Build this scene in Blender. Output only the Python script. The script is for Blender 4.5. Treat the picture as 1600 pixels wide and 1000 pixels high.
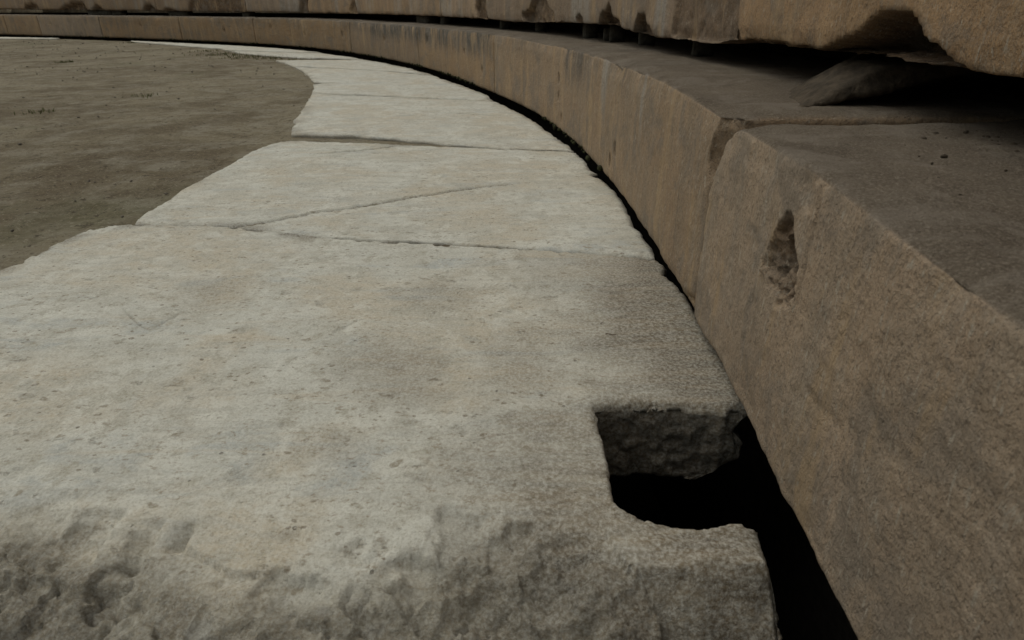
import bpy, bmesh, math, json
import numpy as np
from mathutils import Vector
from mathutils.geometry import delaunay_2d_cdt

for o in list(bpy.data.objects): bpy.data.objects.remove(o)
scene = bpy.context.scene

# ------------------------------------------------------------- camera
cam_d = bpy.data.cameras.new('camera'); cam = bpy.data.objects.new('camera', cam_d)
scene.collection.objects.link(cam); scene.camera = cam
cam_d.sensor_width = 36.0; cam_d.lens = 36.0 * 1000 / 1600
cam_d.clip_start = 0.01; cam_d.clip_end = 3000
PITCH, ROLL = 0.463, -0.009
cam.location = (0, 0, 0.65)
cam.rotation_mode = 'QUATERNION'
from mathutils import Matrix
cam.rotation_quaternion = (Matrix.Rotation(math.pi/2 - PITCH, 3, 'X') @ Matrix.Rotation(ROLL, 3, 'Z')).to_quaternion()
cam_d.dof.use_dof = True; cam_d.dof.focus_distance = 1.7; cam_d.dof.aperture_fstop = 11

# ------------------------------------------------------------- world, sun, exposure
SUN_EL, SUN_AZ = math.radians(64), math.radians(-62)      # azimuth from +Y towards +X
world = bpy.data.worlds.new("World"); scene.world = world; world.use_nodes = True
wn = world.node_tree.nodes; wl = world.node_tree.links; wn.clear()
sky = wn.new('ShaderNodeTexSky'); sky.sky_type = 'NISHITA'; sky.sun_disc = False
sky.sun_elevation = SUN_EL; sky.sun_rotation = SUN_AZ
sky.air_density = 1.2; sky.dust_density = 5.0; sky.ozone_density = 1.0
hs = wn.new('ShaderNodeHueSaturation'); hs.inputs['Saturation'].default_value = 0.30
tn = wn.new('ShaderNodeMix'); tn.data_type = 'RGBA'; tn.blend_type = 'MULTIPLY'; tn.inputs[0].default_value = 1
tn.inputs[7].default_value = (0.98, 1.0, 0.89, 1)
bg = wn.new('ShaderNodeBackground'); bg.inputs['Strength'].default_value = 0.09
wo = wn.new('ShaderNodeOutputWorld')
wl.new(sky.outputs[0], hs.inputs['Color']); wl.new(hs.outputs[0], tn.inputs[6]); wl.new(tn.outputs[2], bg.inputs['Color']); wl.new(bg.outputs[0], wo.inputs[0])
sun_d = bpy.data.lights.new('sun', 'SUN'); sun = bpy.data.objects.new('sun', sun_d); scene.collection.objects.link(sun)
sun_d.energy = 1.15; sun_d.angle = math.radians(80); sun_d.color = (1.0, 0.97, 0.92)
sdir = Vector((math.sin(SUN_AZ)*math.cos(SUN_EL), math.cos(SUN_AZ)*math.cos(SUN_EL), math.sin(SUN_EL)))
sun.rotation_mode = 'QUATERNION'; sun.rotation_quaternion = sdir.to_track_quat('Z', 'Y')
scene.view_settings.view_transform = 'Standard'; scene.view_settings.look = 'None'
scene.view_settings.exposure = -0.46; scene.view_settings.gamma = 1

DATA = json.loads(r'''{"A":[[-1.2346,2.0398],[-1.279,2.0243],[-1.3286,2.019],[-1.349,1.9998],[-1.3733,1.9368],[-1.3851,1.8594],[-1.389,1.7762],[-1.396,1.7041],[-1.406,1.6416],[-1.62,1.45],[-1.75,1.2],[-1.78,0.8],[-1.74,0.38],[-1.2,0.36],[-0.6,0.39],[0,0.37],[0.2,0.4],[0.335,0.4],[0.331,0.5],[0.334,0.58],[0.3294,0.6037],[0.3329,0.6322],[0.3392,0.6625],[0.3218,0.6688],[0.3001,0.6703],[0.2802,0.6633],[0.2522,0.6576],[0.2271,0.6627],[0.194,0.6741],[0.1654,0.6894],[0.145,0.7117],[0.1458,0.7431],[0.1492,0.8024],[0.1488,0.8688],[0.1448,0.9145],[0.1464,0.9555],[0.166,0.9654],[0.2185,0.9687],[0.2753,0.9637],[0.3316,0.9587],[0.3799,0.9478],[0.4052,0.9555],[0.45,0.955],[0.45,1.1],[0.44,1.25],[0.4284,1.2311],[0.4256,1.2935],[0.4261,1.3402],[0.4298,1.4268],[0.4182,1.519],[0.4014,1.5713],[0.4229,1.6304],[0.4067,1.6793],[0.2936,1.715],[0.0949,1.7567],[-0.1892,1.8135],[-0.3864,1.8472],[-0.5935,1.8953],[-0.7486,1.9445],[-0.9352,2.0051],[-1.0911,2.0269]],"B":[[-1.2478,2.045],[-1.0927,2.0303],[-0.9365,2.0085],[-0.7496,1.9476],[-0.5944,1.8989],[-0.3875,1.8536],[-0.1904,1.8276],[0.0956,1.7702],[0.2955,1.7279],[0.4067,1.6968],[0.412,1.7406],[0.4037,1.8639],[0.4035,1.9502],[0.3939,1.9763],[0.4046,2.1003],[0.4061,2.2885],[0.3895,2.4506],[0.373,2.5914],[0.3389,2.6572],[0.3656,2.7008],[0.3412,2.7477],[0.3376,2.8946],[0.3123,3.0857],[0.254,3.1216],[0.0075,3.1784],[-0.2153,3.2373],[-0.4788,3.3028],[-0.7877,3.3825],[-1.1566,3.4504],[-1.2254,3.4024],[-1.2586,3.3054],[-1.284,3.1534],[-1.2765,2.9724],[-1.2796,2.8337],[-1.2902,2.6304],[-1.2989,2.5787],[-1.2869,2.4513],[-1.2801,2.3434],[-1.2758,2.2759],[-1.2857,2.1814],[-1.2629,2.1069]],"C1":[[-1.1918,3.5773],[-0.8116,3.4958],[-0.4874,3.3688],[-0.2159,3.2482],[0.0076,3.1875],[0.2548,3.1319],[0.3058,3.115],[0.2721,3.3178],[0.2353,3.5093],[0.1888,3.6823],[0.1317,4.0297],[0.0128,4.4743],[-0.0447,4.685],[-0.1151,4.839],[-0.6511,4.9914],[-1.1638,5.1676],[-1.5559,5.3065],[-1.4543,4.8041],[-1.3638,4.3358],[-1.3268,4.1811],[-1.32,4.0378],[-1.2636,3.9008],[-1.238,3.7532]],"C2":[[-1.558,5.3144],[-1.1654,5.175],[-0.6519,4.9984],[-0.1199,4.8459],[-0.1701,5.13],[-0.2932,5.4479],[-0.4175,5.7584],[-0.5942,6.21],[-0.7569,6.6344],[-1.2977,7.0567],[-1.844,7.4103],[-2.3875,7.6545],[-2.1373,7.1056],[-1.9123,6.5351],[-1.7822,6.1502],[-1.6238,6.0288],[-1.7141,5.902],[-1.6164,5.584]],"C3":[[-2.3922,7.6702],[-1.8493,7.4325],[-1.3013,7.0769],[-0.7658,6.6589],[-1.0798,7.389],[-1.4723,8.0544],[-1.7763,8.5249],[-2.1268,8.6006],[-2.4505,8.6163],[-2.8961,8.5597],[-2.6867,8.2215],[-2.5028,7.8689]],"D1":[[-4.1634,10.3924],[-3.9333,10.0382],[-3.5276,9.6253],[-3.1537,9.2986],[-2.5311,8.9112],[-1.8245,8.6062],[-2.0577,9.0131],[-2.6267,9.7556],[-3.3065,10.0498]],"D2":[[-7.2591,13.4021],[-6.2716,12.5114],[-5.3234,11.6678],[-4.577,11.0139],[-4.2338,10.5239],[-3.3363,10.1435],[-2.6718,9.859],[-2.8177,10.1307],[-3.433,10.7593],[-4.1584,11.4079],[-4.9137,11.986],[-5.7109,12.5419],[-6.5835,13.1504],[-7.4221,13.7105]],"E":[[-13.19,16.3148],[-12.2573,16.0629],[-11.5404,15.8798],[-10.6258,15.5528],[-9.7537,15.1604],[-9.5357,14.814],[-10.3691,15.0049],[-11.0343,15.1687],[-11.9206,15.4241]],"brk":[[-0.7504,0.7206],[-0.652,0.7127],[-0.5617,0.6675],[-0.5082,0.6669],[-0.4527,0.6427],[-0.3953,0.6089],[-0.308,0.5973],[-0.2039,0.612],[-0.124,0.6446],[-0.0567,0.6859],[0.0157,0.6913],[0.0866,0.6717],[0.123,0.6439]],"ridge":[[0.116,0.6752],[0.1261,0.6602],[0.1362,0.6168],[0.1536,0.5913],[0.1683,0.5715],[0.1783,0.5474],[0.1803,0.5261]],"curv":[[-0.4343,0.6816],[-0.4485,0.6649],[-0.4511,0.646],[-0.4369,0.6289],[-0.4111,0.6147],[-0.386,0.6011],[-0.3646,0.59],[-0.3363,0.5879],[-0.3066,0.5871]],"curv2":[[-0.3646,0.59],[-0.3734,0.5776],[-0.3748,0.5552]],"sc":[[-0.6025,0.6605,0.0463,0.0376,0.016],[-0.511,0.6465,0.0212,0.0332,0.014],[-0.6808,0.7001,0.0461,0.035,0.008],[-0.4586,0.6554,0.0124,0.0228,0.008],[-0.0867,0.6524,0.0398,0.04,0.016],[0.0168,0.6579,0.0248,0.02,0.018],[-0.0203,0.6294,0.052,0.0275,0.012],[-0.209,0.6133,0.0515,0.0199,0.01],[-0.6334,0.6028,0.0597,0.0142,0.02],[-0.5326,0.583,0.0505,0.0182,0.015],[-0.1215,0.5896,0.0507,0.0273,0.02],[0.0475,0.5949,0.0508,0.0366,0.015],[-0.3061,0.6464,0.0264,0.0149,0.006],[0.0669,0.636,0.0348,0.0178,0.008],[-0.2772,0.5633,0.0581,0.0228,0.02],[-0.0367,0.5617,0.0496,0.0226,0.02]],"cracks":{"B":[[[-0.9399,2.0013],[-0.8886,2.0198],[-0.7902,2.0717],[-0.7294,2.1199],[-0.6641,2.1624],[-0.5833,2.1983],[-0.5428,2.2206],[-0.4612,2.2747],[-0.376,2.3311],[-0.2862,2.381],[-0.2407,2.4159],[-0.1206,2.4779],[0.0049,2.5126]],[[-0.9143,3.1088],[-0.7439,3.1748],[-0.6312,3.2462],[-0.5743,3.291]],[[-1.162,3.4681],[-1.0005,3.4346]]],"A":[[[-0.9352,1.3896],[-0.8519,1.303],[-0.8136,1.2706]],[[-0.8064,1.2704],[-0.7906,1.318],[-0.7723,1.3685]],[[-0.3508,1.3092],[-0.3939,1.2471]]],"C1":[[[-1.2304,3.8776],[-1.2481,3.8361]],[[-0.5725,4.3436],[0.0116,4.1814]]]},"pits":[[-1.1331,1.7279],[-1.1905,1.5645],[-0.8011,0.8829],[-0.7358,0.8391],[-0.6587,1.0417],[-0.1662,1.3664],[-0.0073,1.3596],[-0.2841,0.8665],[-0.6438,0.9763],[-0.927,1.0462],[-0.6069,0.6717],[-0.0888,0.8939],[-0.0469,0.9466],[-0.2356,1.0938],[-0.1188,0.9888],[-0.1489,0.7686],[-0.4308,0.7769],[-0.6419,1.0529],[-1.1462,1.7282],[-1.2393,1.6423],[-0.4665,1.3978],[-0.5606,1.4678],[-0.2019,1.4877],[-0.6583,1.0486],[-0.6109,1.0251],[-1.1433,1.3351],[-1.0573,1.23],[-0.8969,1.0014],[-0.8044,0.8829],[-0.2907,0.8718],[-0.1745,1.1708],[-0.1266,1.0105],[-0.2206,1.0012],[-0.0488,1.0048],[-0.0923,0.8957],[-0.0071,0.9361],[-0.0073,1.3702],[-0.3088,1.1733],[-0.6011,1.2633],[-0.1414,1.1046],[-0.2292,1.0937],[-0.4019,0.8682],[-1.0136,1.1458],[-0.1783,0.91],[-0.7761,0.7845],[0.1394,1.165],[0.0835,1.5224],[-0.3893,1.4919]],"halo":[[-0.2273,1.0814,0.16,0.5],[-0.7582,1.4801,0.13,0.32],[-0.1917,1.4675,0.12,0.4],[0.0253,1.1271,0.16,0.45],[0.1362,1.5642,0.2,0.4],[-0.2939,0.841,0.08,0.3],[-0.0424,0.8051,0.14,0.5]],"hollow":[[2.372,0.367],[2.395,0.354],[2.415,0.338],[2.421,0.315],[2.432,0.295],[2.442,0.263],[2.415,0.257],[2.384,0.253],[2.368,0.235],[2.356,0.228],[2.302,0.249],[2.299,0.277],[2.304,0.304],[2.32,0.326],[2.336,0.34],[2.352,0.361]],"holes":[[5.119,0.28],[5.11,0.191],[5.037,0.086],[3.908,0.149],[3.988,0.096],[8.775,0.325],[7.536,0.275],[6.998,0.166],[11.823,0.261],[13.153,0.234],[14.27,0.313],[15.746,0.231],[18.464,0.275],[21.703,0.273],[10.297,0.267],[2.494,0.235]],"white":[[4.155,0.428],[4.153,0.286],[3.534,0.452],[3.518,0.316],[2.897,0.444]],"chips":{"arch":[[3.072,0.538],[3.004,0.553],[2.936,0.568],[2.887,0.583],[2.856,0.598],[2.821,0.613],[2.784,0.624],[2.743,0.629],[2.712,0.629],[2.679,0.615],[2.656,0.603],[2.629,0.588],[2.611,0.582],[2.578,0.569],[2.549,0.561],[2.504,0.552],[2.484,0.543],[2.547,0.541],[2.697,0.538],[2.946,0.528],[3.066,0.525]],"tail":[[2.401,0.554],[2.388,0.566],[2.347,0.576],[2.272,0.548],[2.322,0.527],[2.392,0.525]],"lip":[[3.431,0.544],[3.32,0.553],[3.195,0.551],[3.076,0.547],[3.068,0.528],[3.423,0.527]],"a":[[6.536,0.684],[6.644,0.59],[6.801,0.567],[6.801,0.537],[6.743,0.49],[6.132,0.503],[6.148,0.568],[6.249,0.605],[6.341,0.682]],"b":[[5.184,0.636],[5.221,0.603],[5.315,0.58],[5.336,0.503],[4.958,0.511],[4.999,0.556],[5.097,0.569],[5.136,0.604]],"c":[[4.614,0.594],[4.696,0.585],[4.735,0.549],[4.775,0.474],[4.421,0.492],[4.508,0.543],[4.567,0.559],[4.593,0.587]],"d":[[4.251,0.712],[4.214,0.603],[4.235,0.52],[4.126,0.503],[3.539,0.525],[3.611,0.696]],"e":[[7.971,0.733],[8.041,0.594],[7.979,0.479],[7.702,0.475],[7.764,0.606],[7.753,0.73]],"f":[[13.637,0.756],[13.768,0.464],[13.441,0.466],[13.464,0.593],[13.394,0.754]],"g":[[16.979,0.792],[17.211,0.468],[15.417,0.474],[15.436,0.646],[15.374,0.775]],"h":[[23.207,0.512],[23.076,0.632],[22.771,0.683],[22.589,0.63],[22.571,0.485]],"i":[[21.764,0.511],[21.501,0.613],[21.088,0.687],[20.735,0.672],[20.63,0.511]],"j":[[20.549,0.486],[20.287,0.633],[20.128,0.584],[19.994,0.487]],"k":[[18.746,0.488],[18.607,0.604],[18.379,0.626],[18.235,0.511]],"l":[[18.093,0.488],[17.883,0.579],[17.583,0.534],[17.547,0.467]],"m":[[12.048,0.496],[12.12,0.544],[11.943,0.714],[11.892,0.594],[11.837,0.482]],"n":[[5.726,0.511],[5.742,0.553],[5.676,0.581],[5.615,0.555],[5.632,0.507]]},"sup":[[-9.3544,15.2774,-8.5861,14.9439],[-8.5503,14.9283,-8.2318,14.7901],[-7.037,13.6766,-6.4677,13.4396],[-5.1165,12.3616,-4.9176,12.2821],[-1.6988,8.1934,-1.2093,8.0472],[-1.0685,7.6593,-0.9032,7.612],[-0.4192,6.0692,-0.3186,6.0458],[-0.1004,5.2506,-0.0284,5.2359],[0.1802,4.3735,0.3423,4.3455],[0.3975,4.0502,0.4414,4.0431],[0.4311,3.947,0.4667,3.9414],[0.5893,3.4977,0.6397,3.4906],[0.6635,2.7621,0.701,2.7579]],"wedge":[[0.634,1.5661],[0.5719,1.3515],[0.7277,1.3027],[0.8226,1.2035],[0.7396,1.4691],[0.7351,1.5031]],"gaps":[[0.408,1.1337],[0.588,1.377],[0.5886,1.567],[0.6327,1.5968],[0.7032,0.9813],[0.5954,0.7726],[0.4158,1.3784]],"grass":[[-4.1585,10.086],[-3.8189,9.6838],[-3.4551,9.4151],[-3.1102,9.1605],[-2.7522,8.8163],[-2.5413,8.649],[-4.2473,9.8519],[-7.1651,13.2189],[-3.2588,4.5922],[-5.7133,8.8407],[-2.9287,5.3948],[-3.0573,9.261],[-3.3991,9.6348],[-3.7698,9.9158],[-3.6398,9.3267],[-4.6907,10.6799]],"twigs":[[0.2019,1.2236],[0.2245,1.2173],[0.1971,1.2725],[0.205,1.2787]]}''')

# ------------------------------------------------------------- noise
def _h(i, j, k, seed):
    n = (i.astype(np.int64)*374761393 + j.astype(np.int64)*668265263 + k.astype(np.int64)*2147483647 + seed*144269504) & 0xffffffff
    n = ((n ^ (n >> 13)) * 1274126177) & 0xffffffff
    n = ((n ^ (n >> 16)) * 2246822519) & 0xffffffff
    return ((n ^ (n >> 15)) & 0xffffff).astype(np.float64) / float(0xffffff)
def vnoise(P, seed=0):
    I = np.floor(P); f = P - I; f = f*f*f*(f*(f*6-15)+10); I = I.astype(np.int64)
    r = 0
    for a in (0, 1):
        wa = f[:, 0] if a else 1-f[:, 0]
        for b in (0, 1):
            wb = f[:, 1] if b else 1-f[:, 1]
            for c in (0, 1):
                wc = f[:, 2] if c else 1-f[:, 2]
                r = r + wa*wb*wc*_h(I[:, 0]+a, I[:, 1]+b, I[:, 2]+c, seed)
    return r*2-1
ROT = np.array([[0.36, 0.48, -0.8], [-0.8, 0.6, 0.0], [0.48, 0.64, 0.6]])
def fbm(P, scale, octv=4, seed=0, gain=.5, ridged=False):
    P = np.asarray(P, float)*scale; r = 0; a = 1; t = 0
    for o in range(octv):
        v = vnoise(P, seed+o*17)
        if ridged: v = 1-2*np.abs(v)
        r = r + a*v; t += a; a *= gain; P = (P @ ROT.T)*2.03 + 11.7
    return r/t
def worley(P, scale, seed=0):
    """returns F1, F2, random value and offset vector of nearest cell"""
    P = np.asarray(P, float)*scale; I = np.floor(P).astype(np.int64)
    n = len(P); F1 = np.full(n, 9.); F2 = np.full(n, 9.); val = np.zeros(n); off = np.zeros((n, 3))
    for a in (-1, 0, 1):
        for b in (-1, 0, 1):
            for c in (-1, 0, 1):
                C = I + np.array([a, b, c])
                q = np.stack([C[:, m] + _h(C[:, 0], C[:, 1], C[:, 2], seed+m*5+1) for m in range(3)], 1)
                dv = P-q; d = np.sqrt((dv**2).sum(1)); m1 = d < F1
                F2 = np.where(m1, F1, np.minimum(F2, d)); val = np.where(m1, _h(C[:, 0], C[:, 1], C[:, 2], seed+99), val)
                off[m1] = dv[m1]; F1 = np.where(m1, d, F1)
    return F1, F2, val, off
def facets(P, scale, seed=0, tilt=.6):
    """broken-stone relief: randomly tilted planes"""
    F1, F2, v, off = worley(P, scale, seed)
    g = np.stack([np.cos(v*57.3), np.sin(v*91.7), np.cos(v*131.1)], 1)
    return (v-.5) + tilt*(off*g).sum(1)
def sstep(a, b, x):
    t = np.clip((x-a)/(b-a), 0, 1); return t*t*(3-2*t)
def seg_dist(P, L, closed=False):
    """distance of 2-D points to polyline, plus side (+ left)"""
    L = np.asarray(L, float); A = L if closed else L[:-1]; B = np.roll(L, -1, 0) if closed else L[1:]
    best = np.full(len(P), 1e9); side = np.zeros(len(P)); par = np.zeros(len(P))
    for k, (a, b) in enumerate(zip(A, B)):
        d = b-a; dd = d@d+1e-15; t = np.clip(((P-a)@d)/dd, 0, 1); v = P-a-t[:, None]*d
        e = np.hypot(v[:, 0], v[:, 1]); m = e < best
        best[m] = e[m]; side[m] = np.sign(d[0]*v[m, 1]-d[1]*v[m, 0]); par[m] = k+t[m]
    return best, side, par
def inside(P, L):
    L = np.asarray(L, float); x, y = P[:, 0], P[:, 1]; r = np.zeros(len(P), bool)
    for a, b in zip(L, np.roll(L, -1, 0)):
        if a[1] == b[1]: continue
        c = (a[1] > y) != (b[1] > y)
        r ^= c & (x < (b[0]-a[0])*(y-a[1])/(b[1]-a[1])+a[0])
    return r

# ------------------------------------------------------------- object helpers
def tag(o, label=None, cat=None, group=None, kind=None):
    if label: o['label'] = label
    if cat: o['category'] = cat
    if group: o['group'] = group
    if kind: o['kind'] = kind
    return o
def link_mesh(name, V, faces, mat, attrs=None, origin=None, smooth=True):
    V = np.asarray(V, float)
    if origin is None:
        origin = np.array([(V[:, 0].min()+V[:, 0].max())/2, (V[:, 1].min()+V[:, 1].max())/2, V[:, 2].min()])
    me = bpy.data.meshes.new(name)
    F = faces
    if isinstance(F, np.ndarray):
        n = F.shape[1]
        me.vertices.add(len(V)); me.vertices.foreach_set('co', (V-origin).ravel().astype(np.float32))
        me.loops.add(F.size); me.loops.foreach_set('vertex_index', F.ravel().astype(np.int32))
        me.polygons.add(len(F)); me.polygons.foreach_set('loop_start', (np.arange(len(F))*n).astype(np.int32))
        me.polygons.foreach_set('loop_total', np.full(len(F), n, np.int32))
        me.update(calc_edges=True); me.validate()
    else:
        me.from_pydata([tuple(v) for v in (V-origin)], [], F); me.update()
    if smooth: me.polygons.foreach_set('use_smooth', np.ones(len(me.polygons), bool))
    for k, a in (attrs or {}).items():
        at = me.attributes.new(k, 'FLOAT', 'POINT'); at.data.foreach_set('value', np.asarray(a, np.float32))
    if mat: me.materials.append(mat)
    o = bpy.data.objects.new(name, me); scene.collection.objects.link(o); o.location = tuple(origin)
    return o

# ------------------------------------------------------------- materials
class NT:
    def __init__(s, name):
        s.m = bpy.data.materials.new(name); s.m.use_nodes = True; s.n = s.m.node_tree.nodes; s.l = s.m.node_tree.links
        s.b = s.n['Principled BSDF']; s.b.inputs['Specular IOR Level'].default_value = 0.25
    def new(s, t, **kw):
        n = s.n.new(t)
        for k, v in kw.items(): setattr(n, k, v)
        return n
    def put(s, sock, v):
        if hasattr(v, 'links'): s.l.new(v, sock)
        else: sock.default_value = v
    def coord(s, scale=(1, 1, 1), off=0.0):
        g = s.new('ShaderNodeNewGeometry'); mp = s.new('ShaderNodeMapping'); s.l.new(g.outputs['Position'], mp.inputs[0])
        tc = s.new('ShaderNodeTexCoord'); s.l.new(tc.outputs['Object'], mp.inputs[0])
        oi = s.new('ShaderNodeObjectInfo'); vm = s.new('ShaderNodeVectorMath', operation='MULTIPLY_ADD')
        cb = s.new('ShaderNodeCombineXYZ')
        for i in range(3): s.l.new(oi.outputs['Random'], cb.inputs[i])
        s.l.new(cb.outputs[0], vm.inputs[0]); vm.inputs[1].default_value = (37.0, 53.0, 71.0); s.l.new(tc.outputs['Object'], vm.inputs[2])
        s.l.new(vm.outputs[0], mp.inputs[0]); mp.inputs['Scale'].default_value = scale; mp.inputs['Location'].default_value = (off, off*.7, off*1.3)
        return mp.outputs[0]
    def noise(s, co, scale, detail=4, rough=.55, dist=0.0):
        n = s.new('ShaderNodeTexNoise'); s.l.new(co, n.inputs['Vector']); n.inputs['Scale'].default_value = scale
        n.inputs['Detail'].default_value = detail; n.inputs['Roughness'].default_value = rough; n.inputs['Distortion'].default_value = dist
        return n.outputs['Fac']
    def vor(s, co, scale, feature='F1', rnd=1.0):
        n = s.new('ShaderNodeTexVoronoi', feature=feature); s.l.new(co, n.inputs['Vector']); n.inputs['Scale'].default_value = scale
        n.inputs['Randomness'].default_value = rnd
        return n.outputs['Distance']
    def ramp(s, v, a, b, lo=0.0, hi=1.0):
        n = s.new('ShaderNodeMapRange', interpolation_type='SMOOTHSTEP'); s.put(n.inputs[0], v)
        n.inputs[1].default_value = a; n.inputs[2].default_value = b; n.inputs[3].default_value = lo; n.inputs[4].default_value = hi
        return n.outputs[0]
    def math(s, op, a, b=0.0):
        n = s.new('ShaderNodeMath', operation=op); s.put(n.inputs[0], a); s.put(n.inputs[1], b); return n.outputs[0]
    def mix(s, f, a, b, mode='MIX'):
        n = s.new('ShaderNodeMix', data_type='RGBA', blend_type=mode); s.put(n.inputs[0], f)
        for sk, v in ((n.inputs[6], a), (n.inputs[7], b)):
            if hasattr(v, 'links'): s.l.new(v, sk)
            else: sk.default_value = (*v, 1)
        return n.outputs[2]
    def attr(s, name):
        n = s.new('ShaderNodeAttribute', attribute_name=name); return n.outputs['Fac']
    def bump(s, h, dist, strength=1.0, prev=None):
        n = s.new('ShaderNodeBump'); n.inputs['Distance'].default_value = dist; n.inputs['Strength'].default_value = strength
        s.put(n.inputs['Height'], h)
        if prev is not None: s.l.new(prev, n.inputs['Normal'])
        return n.outputs[0]
    def done(s, col, rough=.9, nrm=None):
        s.put(s.b.inputs['Base Color'], col if hasattr(col, 'links') else (*col, 1)); s.put(s.b.inputs['Roughness'], rough)
        if nrm is not None: s.l.new(nrm, s.b.inputs['Normal'])
        return s.m

def marble_mat():
    t = NT('weathered_marble'); co = t.coord(); cs = t.coord((1, 3.2, 1), 3.1); ck = t.coord((.8, 6, 1), 9.1); cf = t.coord((1, 1.5, 1.5), 7.7)
    c = t.mix(t.ramp(t.noise(co, 2.4, 6, .64, .5), .42, .60), (.55, .54, .485), (.49, .425, .325))
    c = t.mix(t.ramp(t.noise(co, 6, 6, .65), .42, .72), c, (.43, .41, .35))
    c = t.mix(t.ramp(t.noise(cs, 3.2, 6, .6, 1.2), .52, .72, 0, .75), c, (.36, .385, .39))       # blue-grey veins
    c = t.mix(t.ramp(t.noise(co, 10, 7, .70, .3), .485, .61, 0, .7), c, (.645, .63, .565))
    c = t.mix(t.ramp(t.noise(co, 24, 6, .72), .52, .64, 0, .75), c, (.345, .315, .25))
    c = t.mix(t.ramp(t.noise(ck, 6, 6, .68, .4), .50, .66, 0, .55), c, (.38, .365, .32))
    c = t.mix(t.ramp(t.noise(ck, 2.2, 5, .6, .8), .56, .68, 0, .6), c, (.50, .42, .31))
    f = t.ramp(t.noise(cf, 55, 5, .68), .545, .64)                                              # brown flecks
    msk = t.ramp(t.noise(co, 5.5, 3, .5), .36, .60)
    c = t.mix(t.math('MULTIPLY', t.math('MULTIPLY', f, msk), .75), c, (.27, .215, .15))
    f2 = t.ramp(t.noise(cf, 19, 6, .74), .61, .69)
    c = t.mix(t.math('MULTIPLY', f2, .55), c, (.22, .185, .135))
    def spots(scale, thr, soft, cut):
        dn = t.new('ShaderNodeTexNoise'); t.l.new(cf, dn.inputs['Vector']); dn.inputs['Scale'].default_value = scale*1.1; dn.inputs['Detail'].default_value = 3
        vm = t.new('ShaderNodeVectorMath', operation='MULTIPLY_ADD'); t.l.new(dn.outputs['Color'], vm.inputs[0]); vm.inputs[1].default_value = (1.1/scale,)*3; t.l.new(cf, vm.inputs[2])
        v = t.new('ShaderNodeTexVoronoi', feature='F1'); t.l.new(vm.outputs[0], v.inputs['Vector']); v.inputs['Scale'].default_value = scale
        sx = t.new('ShaderNodeSeparateColor'); t.l.new(v.outputs['Color'], sx.inputs[0])
        r_ = t.math('MULTIPLY', sx.outputs[0], thr); d_ = t.math('SUBTRACT', r_, v.outputs['Distance'])
        return t.math('MULTIPLY', t.ramp(d_, 0, soft), t.ramp(sx.outputs[1], cut, cut+.1))
    s1 = spots(58, .42, .13, .45); s2 = spots(24, .36, .12, .62)
    c = t.mix(t.math('MULTIPLY', t.math('MULTIPLY', s1, t.ramp(t.noise(co, 4.2, 4, .6), .36, .58, .25, 1)), .95), c, (.19, .15, .10))
    c = t.mix(t.math('MULTIPLY', s2, .85), c, (.235, .195, .135))
    sp = t.ramp(t.vor(co, 30), .06, .11, 1, 0)
    pm = t.ramp(t.noise(co, 19, 2), .56, .62)
    sp = t.math('MULTIPLY', sp, pm)
    c = t.mix(t.math('MULTIPLY', sp, .75), c, (.13, .105, .075))
    br = t.attr('broken')
    bc = t.mix(t.ramp(t.noise(co, 9, 6, .65), .35, .66), (.45, .405, .32), (.27, .225, .16))
    bc = t.mix(t.ramp(t.noise(co, 26, 5, .7), .52, .68, 0, .6), bc, (.21, .175, .135))
    bc = t.mix(t.ramp(t.noise(co, 15, 4, .6), .60, .70, 0, .5), bc, (.47, .46, .43))
    c = t.mix(br, c, bc)
    c = t.mix(t.attr('stain_shade'), c, t.mix(t.ramp(t.noise(ck, 9, 5, .65), .35, .65), (.185, .142, .092), (.10, .078, .053)))  # brown stains, plus painted shade beside the wall
    c = t.mix(t.attr('dirt'), c, (.085, .07, .048))
    c = t.mix(t.ramp(t.noise(co, 160, 3, .7), .3, .75, 0, .5), c, (.70, .69, .64))
    c = t.mix(t.ramp(t.noise(co, 240, 3, .7), .48, .66, .0, .36), c, (.26, .23, .17))
    g = t.noise(co, 330, 3, .75); b0 = t.noise(co, 60, 5, .65)
    pit = t.math('ADD', t.math('MULTIPLY', sp, -1.0), t.math('MULTIPLY', f2, -.4))
    n = t.bump(b0, .006, .55); n = t.bump(g, .0022, .6, n); n = t.bump(pit, .004, .8, n)
    rb = t.math('MULTIPLY', t.noise(co, 45, 8, .72), br); n = t.bump(rb, .018, .9, n)
    return t.done(c, t.ramp(t.noise(co, 8, 3), .3, .7, .62, .85), n)

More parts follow.
